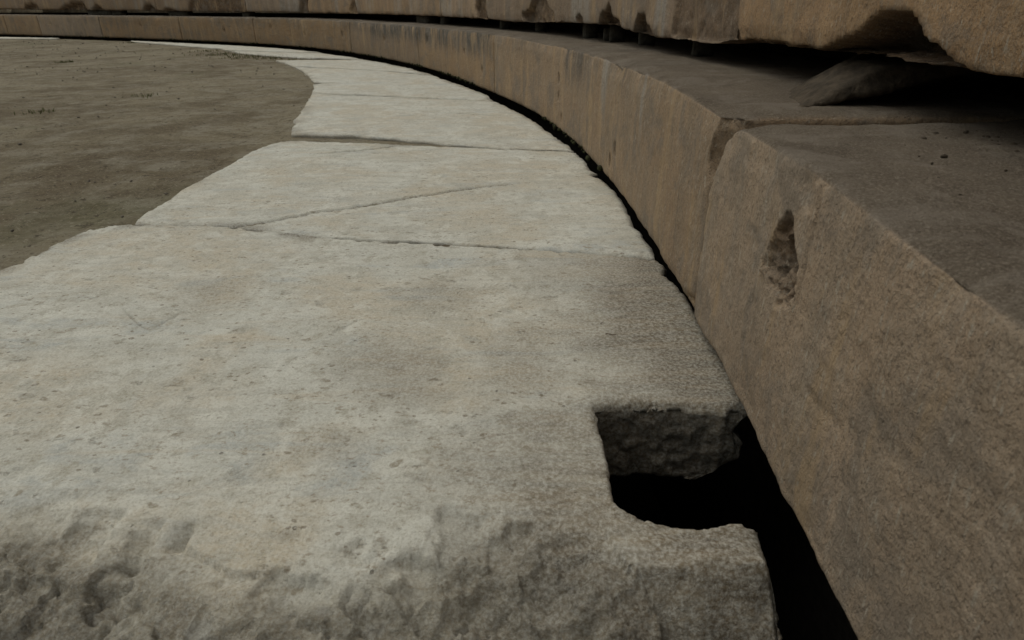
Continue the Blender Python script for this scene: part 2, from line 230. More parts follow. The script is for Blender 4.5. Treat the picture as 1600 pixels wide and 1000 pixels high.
def seat_mat(name, base=(.365, .258, .166), alt=(.275, .21, .147)):
    t = NT(name); co = t.coord(); cv = t.coord((1, 1, .10), 5.3); cw = t.coord((1, 1, .22), 1.3)
    c = t.mix(t.ramp(t.noise(cv, 9, 5, .62), .32, .70), base, alt)
    c = t.mix(t.ramp(t.noise(co, 3.2, 5, .6), .42, .68, 0, .7), c, (.31, .215, .135))
    c = t.mix(t.ramp(t.noise(cw, 22, 5, .7), .52, .74, 0, .6), c, (.36, .30, .235))
    c = t.mix(t.ramp(t.noise(cv, 30, 5, .7), .56, .72, 0, .5), c, (.14, .115, .09))
    c = t.mix(t.ramp(t.noise(co, 40, 5, .7), .56, .74, 0, .6), c, (.155, .12, .09))
    oi = t.new('ShaderNodeObjectInfo'); hv = t.new('ShaderNodeHueSaturation'); t.l.new(c, hv.inputs['Color']); t.l.new(t.ramp(oi.outputs['Random'], 0, 1, .82, 1.2), hv.inputs['Value']); t.l.new(t.ramp(t.math('FRACT', t.math('MULTIPLY', oi.outputs['Random'], 7.3)), 0, 1, .8, 1.18), hv.inputs['Saturation']); c = hv.outputs[0]
    # horizontal tops weather greyer, with shade under the upper row put into the colour
    c = t.mix(t.math('MULTIPLY', t.attr('top'), .92), c, t.mix(t.ramp(t.noise(co, 7, 5, .6), .35, .68), (.14, .115, .088), (.085, .067, .05)))
    c = t.mix(t.math('MULTIPLY', t.attr('stain_shade'), t.ramp(t.noise(cv, 14, 5, .65), .30, .58)), c, (.085, .083, .08))
    c = t.mix(t.math('MULTIPLY', t.attr('pale'), t.ramp(t.noise(cv, 40, 4, .6), .25, .55)), c, (.42, .41, .385))
    br = t.attr('broken')
    bc = t.mix(t.ramp(t.noise(co, 22, 6, .7), .35, .66), (.23, .145, .082), (.10, .065, .042))
    c = t.mix(br, c, bc)
    c = t.mix(t.ramp(t.noise(co, 260, 3, .7), .46, .64, 0, .34), c, (.38, .325, .26))
    c = t.mix(t.ramp(t.noise(co, 190, 3, .7), .50, .68, 0, .55), c, (.11, .085, .065))
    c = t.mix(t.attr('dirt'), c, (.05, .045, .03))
    c = t.mix(t.ramp(t.noise(co, 5.5, 6, .66, .5), .50, .62, 0, .6), c, (.225, .19, .155))
    c = t.mix(t.math('MULTIPLY', t.math('SUBTRACT', 1.0, t.attr('top')), t.ramp(t.noise(cw, 9, 6, .68), .52, .66, 0, .6)), c, (.45, .32, .19))
    c = t.mix(t.math('MULTIPLY', t.ramp(t.attr('top'), 0, 1, 1, .25), t.ramp(t.noise(t.coord((1, 1, .3), 8.2), 120, 3, .7), .58, .68, 0, .6)), c, (.46, .41, .34))
    cg = t.coord((1, 1, .45), 2.2)
    n = t.bump(t.noise(co, 34, 6, .7), .016, .75); n = t.bump(t.noise(cg, 170, 4, .75), .006, .9, n)
    rb = t.math('MULTIPLY', t.noise(co, 60, 8, .72), br); n = t.bump(rb, .014, .9, n)
    return t.done(c, .92, n)

def soil_mat():
    t = NT('trodden_earth'); co = t.coord(); cs = t.coord((1, 1.1, 1), 4)
    c = t.mix(t.ramp(t.noise(cs, .9, 7, .66, .8), .40, .60), (.235, .20, .138), (.14, .11, .070))
    c = t.mix(t.ramp(t.noise(cs, 4.5, 7, .68), .42, .70, 0, .8), c, (.29, .262, .205))
    c = t.mix(t.ramp(t.noise(co, 17, 6, .7), .50, .70, 0, .7), c, (.105, .08, .055))
    c = t.mix(t.ramp(t.noise(co, .8, 5, .6), .56, .70, 0, .35), c, (.13, .135, .075))
    c = t.mix(t.ramp(t.noise(cs, 26, 5, .75), .57, .64, 0, .85), c, (.06, .046, .03))
    c = t.mix(t.ramp(t.noise(cs, 2.1, 6, .7), .54, .66, 0, .45), c, (.105, .08, .05))
    c = t.mix(t.ramp(t.noise(co, 75, 5, .8), .52, .66, 0, .65), c, (.37, .33, .25))
    c = t.mix(t.ramp(t.noise(co, 48, 6, .8), .54, .66, 0, .6), c, (.085, .065, .045))
    c = t.mix(t.attr('pit'), c, (.014, .012, .010))  # pit soil near black: shade of the deep gap put into the colour
    n = t.bump(t.noise(co, 9, 8, .7), .05, .6); n = t.bump(t.noise(co, 90, 5, .75), .008, .8, n)
    return t.done(c, 1.0, n)

def plain_mat(name, c1, c2, scale=30, bump=.004):
    t = NT(name); co = t.coord(); c = t.mix(t.ramp(t.noise(co, scale, 6, .7), .35, .65), c1, c2)
    return t.done(c, .95, t.bump(t.noise(co, scale*3, 5, .7), bump, .8))
M_marble = marble_mat(); M_seat = seat_mat('seat_limestone'); M_upper = seat_mat('upper_limestone', (.43, .30, .195), (.32, .225, .15)); M_soil = soil_mat()
M_gapshade = plain_mat('gap_shade_footing', (.030, .026, .02), (.015, .013, .01)); M_conc = plain_mat('spacer_concrete', (.13, .12, .10), (.07, .065, .055)); M_wedge = plain_mat('dusty_stone', (.10, .078, .056), (.05, .04, .03), 30, .008)  # footing and core near black: darkness of the gap painted into them
M_moss = plain_mat('moss', (.045, .05, .018), (.02, .018, .010), 60); M_grass = plain_mat('grass_blades', (.10, .12, .04), (.14, .12, .06), 20)
M_peb = plain_mat('pebble_stone', (.26, .23, .19), (.10, .085, .07), 40); M_twig = plain_mat('dry_twig', (.09, .06, .04), (.05, .035, .025), 80, .001)

# ------------------------------------------------------------- kerb curve of the front row
K = np.array([[0.3, -1.5], [0.345, -0.3], [0.366, 0.469], [0.378, 0.7], [0.396, 1.0], [0.407, 1.29], [0.408, 1.8], [0.397, 2.23], [0.376, 2.6], [0.336, 3.06], [0.28, 3.5], [0.13, 4.27], [-0.17, 5.27], [-0.55, 6.39], [-0.87, 7.17], [-1.42, 8.28], [-2.25, 9.65], [-4.25, 11.87], [-5.9, 13.09], [-7.8, 14.31], [-9.8, 15.45], [-12.2, 16.8], [-15.0, 18.1], [-18.5, 19.2], [-22.0, 19.7], [-26.0, 19.6], [-31.0, 18.4]])
def spline(K, step=.05):
    t = np.r_[0, np.cumsum(np.linalg.norm(np.diff(K, axis=0), axis=1))]; n = len(t); h = np.diff(t); out = []
    tt = np.arange(0, t[-1], step)
    for c in range(2):
        y = K[:, c]; A = np.zeros((n, n)); r = np.zeros(n); A[0, 0] = A[-1, -1] = 1
        for i in range(1, n-1):
            A[i, i-1] = h[i-1]; A[i, i] = 2*(h[i-1]+h[i]); A[i, i+1] = h[i]; r[i] = 6*((y[i+1]-y[i])/h[i]-(y[i]-y[i-1])/h[i-1])
        m = np.linalg.solve(A, r); i = np.clip(np.searchsorted(t, tt)-1, 0, n-2); a = (t[i+1]-tt)/h[i]; b = (tt-t[i])/h[i]
        out.append(a*y[i]+b*y[i+1]+((a**3-a)*m[i]+(b**3-b)*m[i+1])*h[i]**2/6)
    C = np.stack(out, 1); w = 15; k = np.exp(-np.linspace(-2, 2, 2*w+1)**2); k /= k.sum()
    P = np.pad(C, ((w, w), (0, 0)), mode='edge'); P[:w] = 2*C[0]-C[1:w+1][::-1]; P[-w:] = 2*C[-1]-C[-w-1:-1][::-1]
    return np.stack([np.convolve(P[:, c], k, 'valid') for c in range(2)], 1)
CV = spline(K); CS = np.r_[0, np.cumsum(np.linalg.norm(np.diff(CV, axis=0), axis=1))]
def FR(s):
    s = np.asarray(s, float); e = .1
    p = np.stack([np.interp(s, CS, CV[:, 0]), np.interp(s, CS, CV[:, 1])], -1)
    d = np.stack([np.interp(s+e, CS, CV[:, 0])-np.interp(s-e, CS, CV[:, 0]), np.interp(s+e, CS, CV[:, 1])-np.interp(s-e, CS, CV[:, 1])], -1)
    d /= np.linalg.norm(d, axis=-1, keepdims=True)+1e-12
    return p, d, np.stack([d[..., 1], -d[..., 0]], -1)       # point, tangent, outward normal

# ------------------------------------------------------------- ground
def grid_axis(brk):
    out = [brk[0][0]]
    for (a, b, st) in brk:
        n = max(1, int(round((b-a)/st))); out += list(np.linspace(a, b, n+1)[1:])
    return np.array(out)
gx = grid_axis([(-400, -100, 40), (-100, -30, 6), (-30, -12, .5), (-12, -5, .11), (-5, -2.2, .05), (-2.2, .9, .028), (.9, 6, .25), (6, 30, 2), (30, 400, 40)])
gy = grid_axis([(-400, -60, 40), (-60, -10, 4), (-10, -1, .4), (-1, .4, .08), (.4, 4, .03), (4, 9, .06), (9, 18, .11), (18, 30, .6), (30, 100, 6), (100, 400, 40)])
X, Y = np.meshgrid(gx, gy); P = np.c_[X.ravel(), Y.ravel()]
cc = CV[::2]; dist = np.full(len(P), 1e9); idx = np.zeros(len(P), int)
for a in range(0, len(P), 20000):
    q = P[a:a+20000]; D2 = (q[:, None, 0]-cc[None, :, 0])**2+(q[:, None, 1]-cc[None, :, 1])**2; i = D2.argmin(1); idx[a:a+20000] = i
s_at = CS[::2][idx]; fp, ft, fn = FR(s_at); off = ((P-fp)*fn).sum(1); tan = ((P-fp)*ft).sum(1)
beyond = np.hypot(off, tan); off = np.where((idx == len(cc)-1) | (idx == 0), np.where(off > 0, np.minimum(off, beyond), off), off)
P3 = np.c_[P, np.zeros(len(P))]
nf = sstep(9, 3, P[:, 1]); z = -.016 + .008*fbm(P3, .7, 3, 3) + .006*nf*fbm(P3, 6, 4, 9) + .004*nf*fbm(P3, 22, 2, 5)
z = z + .006*facets(P3, 14, 6, .8)*sstep(6, 2.5, P[:, 1]) 
z = z - .22*sstep(.72, .52, P[:, 1])*sstep(-2.4, -1.9, P[:, 0])*sstep(3, 2, np.abs(P[:, 0]))
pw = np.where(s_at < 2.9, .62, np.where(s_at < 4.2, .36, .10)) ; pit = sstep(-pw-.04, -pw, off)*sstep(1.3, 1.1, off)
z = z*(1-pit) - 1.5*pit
hill = sstep(1.15, 1.3, off)*.9 + np.clip(off-1.3, 0, 40)*.42
z = z + np.where(off > 1.15, hill, 0)
z = z + np.where((P[:, 1] < -3) & (off < 0), .0, 0)
z = np.where((P[:, 1] > 2.9) & (P[:, 1] < 4.6) & (P[:, 0] < -.1) & (P[:, 0] > -2.6) & (off < -.45), np.maximum(z, -.007+.003*fbm(P3, 9, 3, 55)), z)
nx, ny = len(gx), len(gy); I = np.arange(nx*ny).reshape(ny, nx)
Fq = np.stack([I[:-1, :-1], I[:-1, 1:], I[1:, 1:], I[1:, :-1]], -1).reshape(-1, 4)
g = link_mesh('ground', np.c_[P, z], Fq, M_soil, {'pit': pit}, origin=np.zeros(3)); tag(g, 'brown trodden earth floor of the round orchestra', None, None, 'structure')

# ------------------------------------------------------------- marble slabs
def resample(L, step):
    L = np.asarray(L, float); out = []
    for a, b in zip(L, np.roll(L, -1, 0)):
        n = max(1, int(np.ceil(np.linalg.norm(b-a)/step)))
        out += [a+(b-a)*k/n for k in range(n)]
    return np.array(out)
def poly_area(L): return .5*np.sum(L[:, 0]*np.roll(L[:, 1], -1)-np.roll(L[:, 0], -1)*L[:, 1])
def slab(name, outline, steps, zfun, thick=.17, r=.008, wob=.0025, cracks=(), wobs=14, seed=0, rfun=None):
    """steps: list of (region function, spacing)"""
    base = steps[0][1]
    L = resample(outline, base*.9)
    if poly_area(L) < 0: L = L[::-1]
    T = np.roll(L, -1, 0)-np.roll(L, 1, 0); T /= np.linalg.norm(T, axis=1)[:, None]+1e-12; N = np.c_[T[:, 1], -T[:, 0]]
    L3 = np.c_[L, np.zeros(len(L))]
    L = L + N*(wob*fbm(L3, wobs, 4, 40+seed, .65)+wob*.9*fbm(L3, wobs*4, 3, 47+seed, .7))[:, None]
    pts = []
    rng = np.random.default_rng(seed+1)
    lo, hi = L.min(0), L.max(0)
    for reg, st in steps:
        xs = np.arange(lo[0], hi[0], st); ys = np.arange(lo[1], hi[1], st*.87)
        G = np.stack(np.meshgrid(xs, ys), -1); G[1::2, :, 0] += st/2; G = G.reshape(-1, 2)
        G += rng.uniform(-.18, .18, G.shape)*st; G = G[reg(G)]
        pts.append(G)
    G = np.concatenate(pts); G = G[inside(G, L)]
    d, _, _ = seg_dist(G, L, True) if len(G)*len(L) < 6e8 else (np.ones(len(G)), 0, 0)
    G = G[d > base*.55]; d = d[d > base*.55]
    ring = L - N*min(.003, r*.35); ring2 = L - N*r*1.0
    extra = []
    for c in cracks:
        C = resample(np.array(c), base*.8)[:-1]
        C = C[np.cumsum(np.r_[0, np.linalg.norm(np.diff(C, axis=0), axis=1)]) <= np.linalg.norm(np.diff(np.array(c), axis=0), axis=1).sum()]
        for w in (-.004, -.0018, 0, .0018, .004): extra.append(C+np.array([w*.3, w]))
    if extra:
        E = np.concatenate(extra); E = E[inside(E, L)]; de, _, _ = seg_dist(E, L, True); E = E[de > base*.6]; de = de[de > base*.6]
        G = np.concatenate([G, E]); d = np.r_[d, de]
    V2 = [Vector(v) for v in np.concatenate([L, G])]; n = len(L)
    vo, _, fo, ov, _, _ = delaunay_2d_cdt(V2, [(i, (i+1) % n) for i in range(n)], [], 1, 1e-7, True)
    O = np.array([tuple(v) for v in vo]); src = np.array([o[0] if o else -1 for o in ov])
    dall = np.zeros(len(O)); ok = src >= n; dall[ok] = d[src[ok]-n]
    bid = np.full(n, -1)
    for i, k in enumerate(src):
        if 0 <= k < n: bid[k] = i
    assert (bid >= 0).all(), name
    z, at = zfun(O, dall)
    rr = r*(1+.5*fbm(np.c_[O, np.zeros(len(O))], 20, 3, 7))
    if rfun is not None: rr = rr*rfun(O)
    q = np.clip(dall/rr, 0, 1)
    z = z - rr*(1-np.sqrt(np.clip(1-(1-q)**2, 0, 1)))
    fo = np.array([tuple(f) for f in fo]); fo = fo[inside(O[fo].mean(1), L)]
    V = [np.c_[O, z]]; A = {k: [v] for k, v in at.items()}
    zb = z[bid]; prev = bid; F = [tuple(int(x) for x in f) for f in fo]
    levels = list(np.linspace(.008, thick, 26)) if base < .006 else [.01, .025, .045, .07, .1, .135, thick]
    Nn = N
    for li, lv in enumerate(levels):
        R3 = np.c_[L, np.full(n, -lv)]
        o_ = (.012*fbm(R3, 13, 5, 71+seed, .62) + .0045*facets(R3*np.array([1, 1, 1.3]), 26, 5+seed) + .006*fbm(R3, 50, 3, 75+seed))*min(1, .35+lv*12) - .05*max(0, lv-.1)
        ring = L + Nn*o_[:, None]
        if base < .006: ring[:, 0] = np.where((ring[:, 1] > .9) & (ring[:, 1] < 1.35), np.minimum(ring[:, 0], .45-.03*math.sin(lv*40)-.62*max(0, lv-.012)+.02*fbm(R3, 24, 3, 88)), ring[:, 0])
        cur = np.arange(n)+sum(len(v) for v in V)
        V.append(np.c_[ring, np.minimum(zb-.004, np.full(n, -lv))+0*zb if li else zb-.008])
        for k in A:
            A[k].append(np.full(n, {'broken': 1., 'stain_shade': .95 if base < .006 else .3}.get(k, 0.))*min(1, .4+lv*25))
        F += [(int(prev[i]), int(cur[i]), int(cur[(i+1) % n]), int(prev[(i+1) % n])) for i in range(n)]
        prev = cur
    V = np.concatenate(V); Lb = V[prev][:, :2]
    vb, _, fb, ovb, _, _ = delaunay_2d_cdt([Vector(v) for v in Lb], [(i, (i+1) % n) for i in range(n)], [], 1, 1e-7, True)
    Ob = np.array([tuple(v) for v in vb])
    fbn = np.array([tuple(f) for f in fb]); okb = inside(Ob[fbn].mean(1), Lb)
    for f, k_ in zip(fb, okb):
        if k_ and all(ovb[i] and ovb[i][0] < n for i in f): F.append(tuple(int(prev[ovb[i][0]]) for i in f)[::-1])
    V = V; A = {k: np.concatenate(v) for k, v in A.items()}
    return link_mesh(name, V, F, M_marble, A)

def crackdepth(O, cracks, w=.0025, dep=.006):
    z = np.zeros(len(O)); dirt = np.zeros(len(O))
    for c in cracks:
        c = np.array(c); dd, sd, par = seg_dist(O, c); fade = .35+.65*sstep(0, .8, par)*sstep(len(c)-1, len(c)-1.8, par)
        ww = w*(1+.5*fbm(np.c_[O, np.zeros(len(O))], 25, 2, 3))
        k = sstep(1.6, .2, dd/ww)*fade; z -= dep*k; dirt = np.maximum(dirt, .8*k)
    return z, dirt
allr = lambda G: np.ones(len(G), bool)

def z_near(O, d):
    P3 = np.c_[O, np.zeros(len(O))]; x, y = O[:, 0], O[:, 1]
    z = .004*fbm(P3, 3, 3, 1) + .0022*fbm(P3, 14, 4, 2)
    z -= .003*sstep(.35, .7, fbm(P3, 24, 3, 12))
    brk = np.array(DATA['brk']); yb = np.interp(x, brk[:, 0], brk[:, 1]); yb = yb + .018*fbm(P3, 14, 4, 4, .6)
    ridge = np.array(DATA['ridge'])
    rd, rs, _ = seg_dist(O, ridge)
    xr = np.interp(-y, -ridge[:, 1], ridge[:, 0]); right = x > xr
    # left: broken slope
    t = np.clip(yb-y, 0, 1)
    zl = -(.22*t+1.25*t*t)
    # tongue on the right keeps its dressed top longer
    ybt = .600 + .012*fbm(P3, 18, 3, 8); tt = np.clip(ybt-y, 0, 1); zr = -(1.1*tt+1.2*tt*tt)
    blend = sstep(-.004, .010, x-xr)*sstep(.70, .66, y)+0
    blend = np.where(x > .2, 1., blend)
    fade = sstep(.70, .655, y)
    zz = np.where(right, zl*(1-blend)+zr*blend, zl)
    zz = np.where(x > xr, zz, zl - .010*fade*sstep(.05, 0, xr-x))
    tm = np.where(blend > .5, tt, t); rough = sstep(-.012, .10, tm)
    z = z+zz
    fc = facets(P3+.03*np.c_[fbm(P3, 12, 3, 21), fbm(P3, 12, 3, 22), P3[:, 2]], 13, 3, .8)
    far_ = .45+.75*sstep(.04, .16, tm)
    z += rough*far_*(.012*fc + .012*fbm(P3, 17, 5, 6, .66) + .009*fbm(P3, 9, 5, 16, .6, True) + .006*facets(P3, 28, 18, .9) + .003*facets(P3, 45, 8, .8) + .004*fbm(P3, 60, 4, 18, .7))
    fr = fbm(P3, 6.5, 4, 141, .6); fm = sstep(.0, .25, fbm(P3, 5, 2, 143)); ckl = sstep(.045, .0, np.abs(fr))*fm*sstep(.02, .08, tm)
    fr2 = fbm(P3*np.array([1, 2.2, 1]), 9, 4, 151, .6); ckl2 = sstep(.04, .0, np.abs(fr2))*sstep(.05, .3, fbm(P3, 6, 2, 153))*sstep(.03, .09, tm)
    z -= .009*np.maximum(ckl, ckl2); z += .006*np.sign(fr)*fm*sstep(.0, .09, tm)*sstep(0, .02, np.abs(fr))*sstep(.35, .02, np.abs(fr))
    br = np.clip(rough*1.0, 0, .9)
    for (cx, cy, rx, ry, dp) in DATA['sc']:
        wx = .030*fbm(P3, 20, 4, 31, .65); wy = .026*fbm(P3, 20, 4, 33, .65)
        e = np.hypot((x-cx+wx)/rx, (y-cy+wy)/(ry)); k = sstep(1.08, .55, e)
        z -= .7*dp*k; br = np.maximum(br, .28*k)
    for nm, dp in (('curv', .012), ('curv2', .012)):
        cv = np.array(DATA[nm]); cd, cs_, cp = seg_dist(O+.004*np.c_[fbm(P3, 40, 3, 51), fbm(P3, 40, 3, 52)], cv)
        fe = sstep(0, 1.2, cp)*sstep(len(cv)-1, len(cv)-2, cp)
        z -= .35*dp*sstep(.004, .001, cd)*fe
        if nm == 'curv': z -= .007*fe*sstep(.035, .0, cd)*(cs_ < 0)
    for (cx, cy, rx, ry, dp) in DATA['sc'][:4]:      # flake scars with a crisp right-hand lip
        u_ = (x-cx-.006*fbm(P3, 40, 3, 61))/rx; v_ = (y-cy-.008*fbm(P3, 30, 3, 62))/(ry*1.3)
        z -= .9*dp*sstep(1.0, .82, u_)*sstep(-1.6, .9, u_)*sstep(1.05, .7, np.abs(v_))
    cz, dirt = crackdepth(O, DATA['cracks']['A'], .0022, .003); z += cz
    dirt *= .5
    for (px, py) in DATA['pits']:
        e = np.hypot((x-px)*.75+.012*fbm(P3, 55, 3, 61), (y-py)+.012*fbm(P3, 55, 3, 63)); R_ = .006+.008*abs(math.sin(px*91+py*57))
        k = sstep(1.25, .5, e/R_)*(.6+.4*sstep(-.2, .3, fbm(P3, 120, 2, 64))); z -= .0022*k; dirt = np.maximum(dirt, .42*k)
    # chipped notch rim
    rim = sstep(.03, .0, d)*sstep(.1, .3, fbm(P3, 30, 3, 77)); z -= .006*rim; br = np.maximum(br, .5*rim)
    dirt = np.maximum(dirt, .6*np.maximum(ckl, ckl2)); dirt = np.maximum(dirt, .16*rough*sstep(.0, .4, fbm(P3, 45, 5, 78)))
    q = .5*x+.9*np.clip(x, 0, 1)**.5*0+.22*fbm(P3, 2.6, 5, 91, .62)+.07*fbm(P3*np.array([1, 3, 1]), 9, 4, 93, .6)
    stain_shade = sstep(-.10, .20, q)*sstep(-.30, .16, x)*(.9-.35*sstep(1.2, 1.7, y))+.12*sstep(0, .4, q)
    stain_shade = np.clip(1.1*stain_shade+.7*sstep(.16, .0, .40-x+.06*fbm(P3, 7, 4, 97))*sstep(1.9, 1.4, y), 0, 1)  # staining deepened toward the wall: the wall's shade put into the colour
    stain_shade = np.clip(stain_shade+.35*rough*sstep(-.2, .35, fbm(P3, 7, 5, 117, .65)), 0, 1)
    ed = sstep(.07, .0, d)*sstep(-.15, .3, fbm(P3, 9, 4, 113))*(x < -.6)*(y > .8); stain_shade = np.maximum(stain_shade, .6*ed); dirt = np.maximum(dirt, .35*ed)
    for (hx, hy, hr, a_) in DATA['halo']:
        stain_shade = np.maximum(stain_shade, a_*sstep(1.1, .1, np.hypot(x-hx, (y-hy)*.8)/hr+.55*fbm(P3, 11, 5, 99, .65)))
    return z, {'broken': br, 'dirt': dirt, 'stain_shade': stain_shade}
def z_far(cr, seed, dz=0., tilt=(0, 0)):
    def f(O, d):
        P3 = np.c_[O, np.zeros(len(O))]; m = O.mean(0)
        dzz = np.where(O[:, 1] < 5, dz*sstep(.1, -.9, O[:, 0]), dz) if dz > 0 else dz
        z = dzz+.004*fbm(P3, 2.2, 3, seed)+.0016*fbm(P3, 12, 3, seed+5)
        cz, dirt = crackdepth(O, cr, .0075, .011); z += cz
        k = sstep(.02, .0, d)*sstep(.1, .5, fbm(P3, 14, 3, seed+9)); z -= .006*k
        ed = .5*sstep(.09, .0, d)*sstep(-.1, .35, fbm(P3, 7, 4, seed+13))*(O[:, 0] < -.5)
        return z, {'broken': .5*k, 'dirt': np.maximum(dirt, .5*ed), 'stain_shade': ed}
    return f
near = lambda G: (G[:, 1] < .86) & (G[:, 0] > -.95)
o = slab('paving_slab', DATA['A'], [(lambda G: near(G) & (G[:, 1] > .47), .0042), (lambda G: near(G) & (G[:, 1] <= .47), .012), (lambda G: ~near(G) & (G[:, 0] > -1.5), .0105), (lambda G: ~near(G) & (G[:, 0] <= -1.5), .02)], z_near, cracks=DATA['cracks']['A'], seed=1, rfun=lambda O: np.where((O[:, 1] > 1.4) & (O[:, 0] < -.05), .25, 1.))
GP = 'pale marble slabs paving the edge of the orchestra'
tag(o, 'large pale marble slab with a square notch and broken front edge, nearest the viewer', 'paving slab', GP)
specs = [('B', .018, 'pale marble slab crossed by a long diagonal crack, right behind the notched slab', 2, .17, .006, -.001),
 ('C1', .03, 'pale marble slab behind the open brown dirt-filled joint', 3, .17, .003, .011),
 ('C2', .05, 'marble slab with a small inner-edge nick, third beyond the notched slab', 4, .17, .0015, .010),
 ('C3', .06, 'marble slab beside the thin tongue of grassy earth', 5, .17, .0015, .010),
 ('D1', .07, 'narrow tapering marble slab just beyond the tongue of grassy earth', 6, .17, .004, .010),
 ('D2', .09, 'long thin sliver of marble paving ending in a point against the earth', 7, .17, .004, .010),
 ('E', .12, 'isolated far marble strip at the left edge below the seat wall', 8, .17, .01, .012)]
for key, st, lab, sd, th, rr, dz in specs:
    cr = DATA['cracks'].get(key, [])
    rf = (lambda O: np.where(((O[:, 1] < 2.1) & (O[:, 0] < -.05)) | ((O[:, 1] > 2.85) & (O[:, 0] > -.45)), .25, 1.)) if key == 'B' else (lambda O: np.where((O[:, 1] < 3.4) & (O[:, 0] > -.45), .25, 1.)) if key == 'C1' else None
    o = slab('paving_slab', DATA[key], [(allr, st)], z_far(cr, sd*10, dz), thick=th, r=rr, wob=.005 if key == 'B' else .012, cracks=cr, seed=sd, wobs=10 if key == 'B' else 5, rfun=rf)
    tag(o, lab, 'paving slab', GP)

# ------------------------------------------------------------- stone blocks following the curve
def lattice_block(name, A, Dd, Z, r, fdisp, mat, origin_s):
    """surface lattice of a rounded box in (s, depth, z); fdisp deforms and masks; mapped onto the curve"""
    na, nd, nz = len(A), len(Dd), len(Z)
    ii, jj, kk = np.meshgrid(np.arange(na), np.arange(nd), np.arange(nz), indexing='ij')
    surf = (ii == 0) | (ii == na-1) | (jj == 0) | (jj == nd-1) | (kk == 0) | (kk == nz-1)
    ID = np.full((na, nd, nz), -1, np.int64); ID[surf] = np.arange(surf.sum())
    p = np.stack([A[ii[surf]], Dd[jj[surf]], Z[kk[surf]]], 1)
    F = []
    def quad(G, flip):
        q = np.stack([G[:-1, :-1], G[1:, :-1], G[1:, 1:], G[:-1, 1:]], -1).reshape(-1, 4); F.append(q[:, ::-1] if flip else q)
    quad(ID[:, 0, :], True); quad(ID[:, -1, :], False); quad(ID[:, :, 0], False); quad(ID[:, :, -1], True); quad(ID[0], False); quad(ID[-1], True)
    F = np.concatenate(F)
    lo = np.array([A[0], Dd[0], Z[0]]); hi = np.array([A[-1], Dd[-1], Z[-1]])
    R_ = r(p)[:, None] if callable(r) else r
    c = np.clip(p, lo+R_, hi-R_); v = p-c; l = np.linalg.norm(v, axis=1, keepdims=True); nrm = v/np.maximum(l, 1e-9)
    # lattice points on faces keep |v|=R; rounded where two axes are clipped
    p = c+nrm*R_
    p, at = fdisp(p, nrm)
    q, T_, N_ = FR(p[:, 0])
    V = np.c_[q+N_*p[:, 1:2], p[:, 2]]
    return link_mesh(name, V, F[:, ::-1], mat, at)
def axis_ramp(a, b, st_a, st_b=None, curve=1.0):
    st_b = st_b or st_a; xs = [a]
    while xs[-1] < b:
        t = (xs[-1]-a)/(b-a); xs.append(xs[-1]+st_a+(st_b-st_a)*t**curve)
    xs = np.array(xs); return a+(xs-a)*(b-a)/(xs[-1]-a)
def poly_mask(sz, poly, w, warp=None):
    if warp is not None: sz = sz+warp
    bb = np.array(poly); m = (sz[:, 0] > bb[:, 0].min()-w) & (sz[:, 0] < bb[:, 0].max()+w) & (sz[:, 1] > bb[:, 1].min()-w) & (sz[:, 1] < bb[:, 1].max()+w)
    out = np.full(len(sz), -1e3)
    if m.any():
        q = sz[m]; d, _, _ = seg_dist(q, bb, True); out[m] = np.where(inside(q, bb), d, -d)
    return out      # signed distance, positive inside

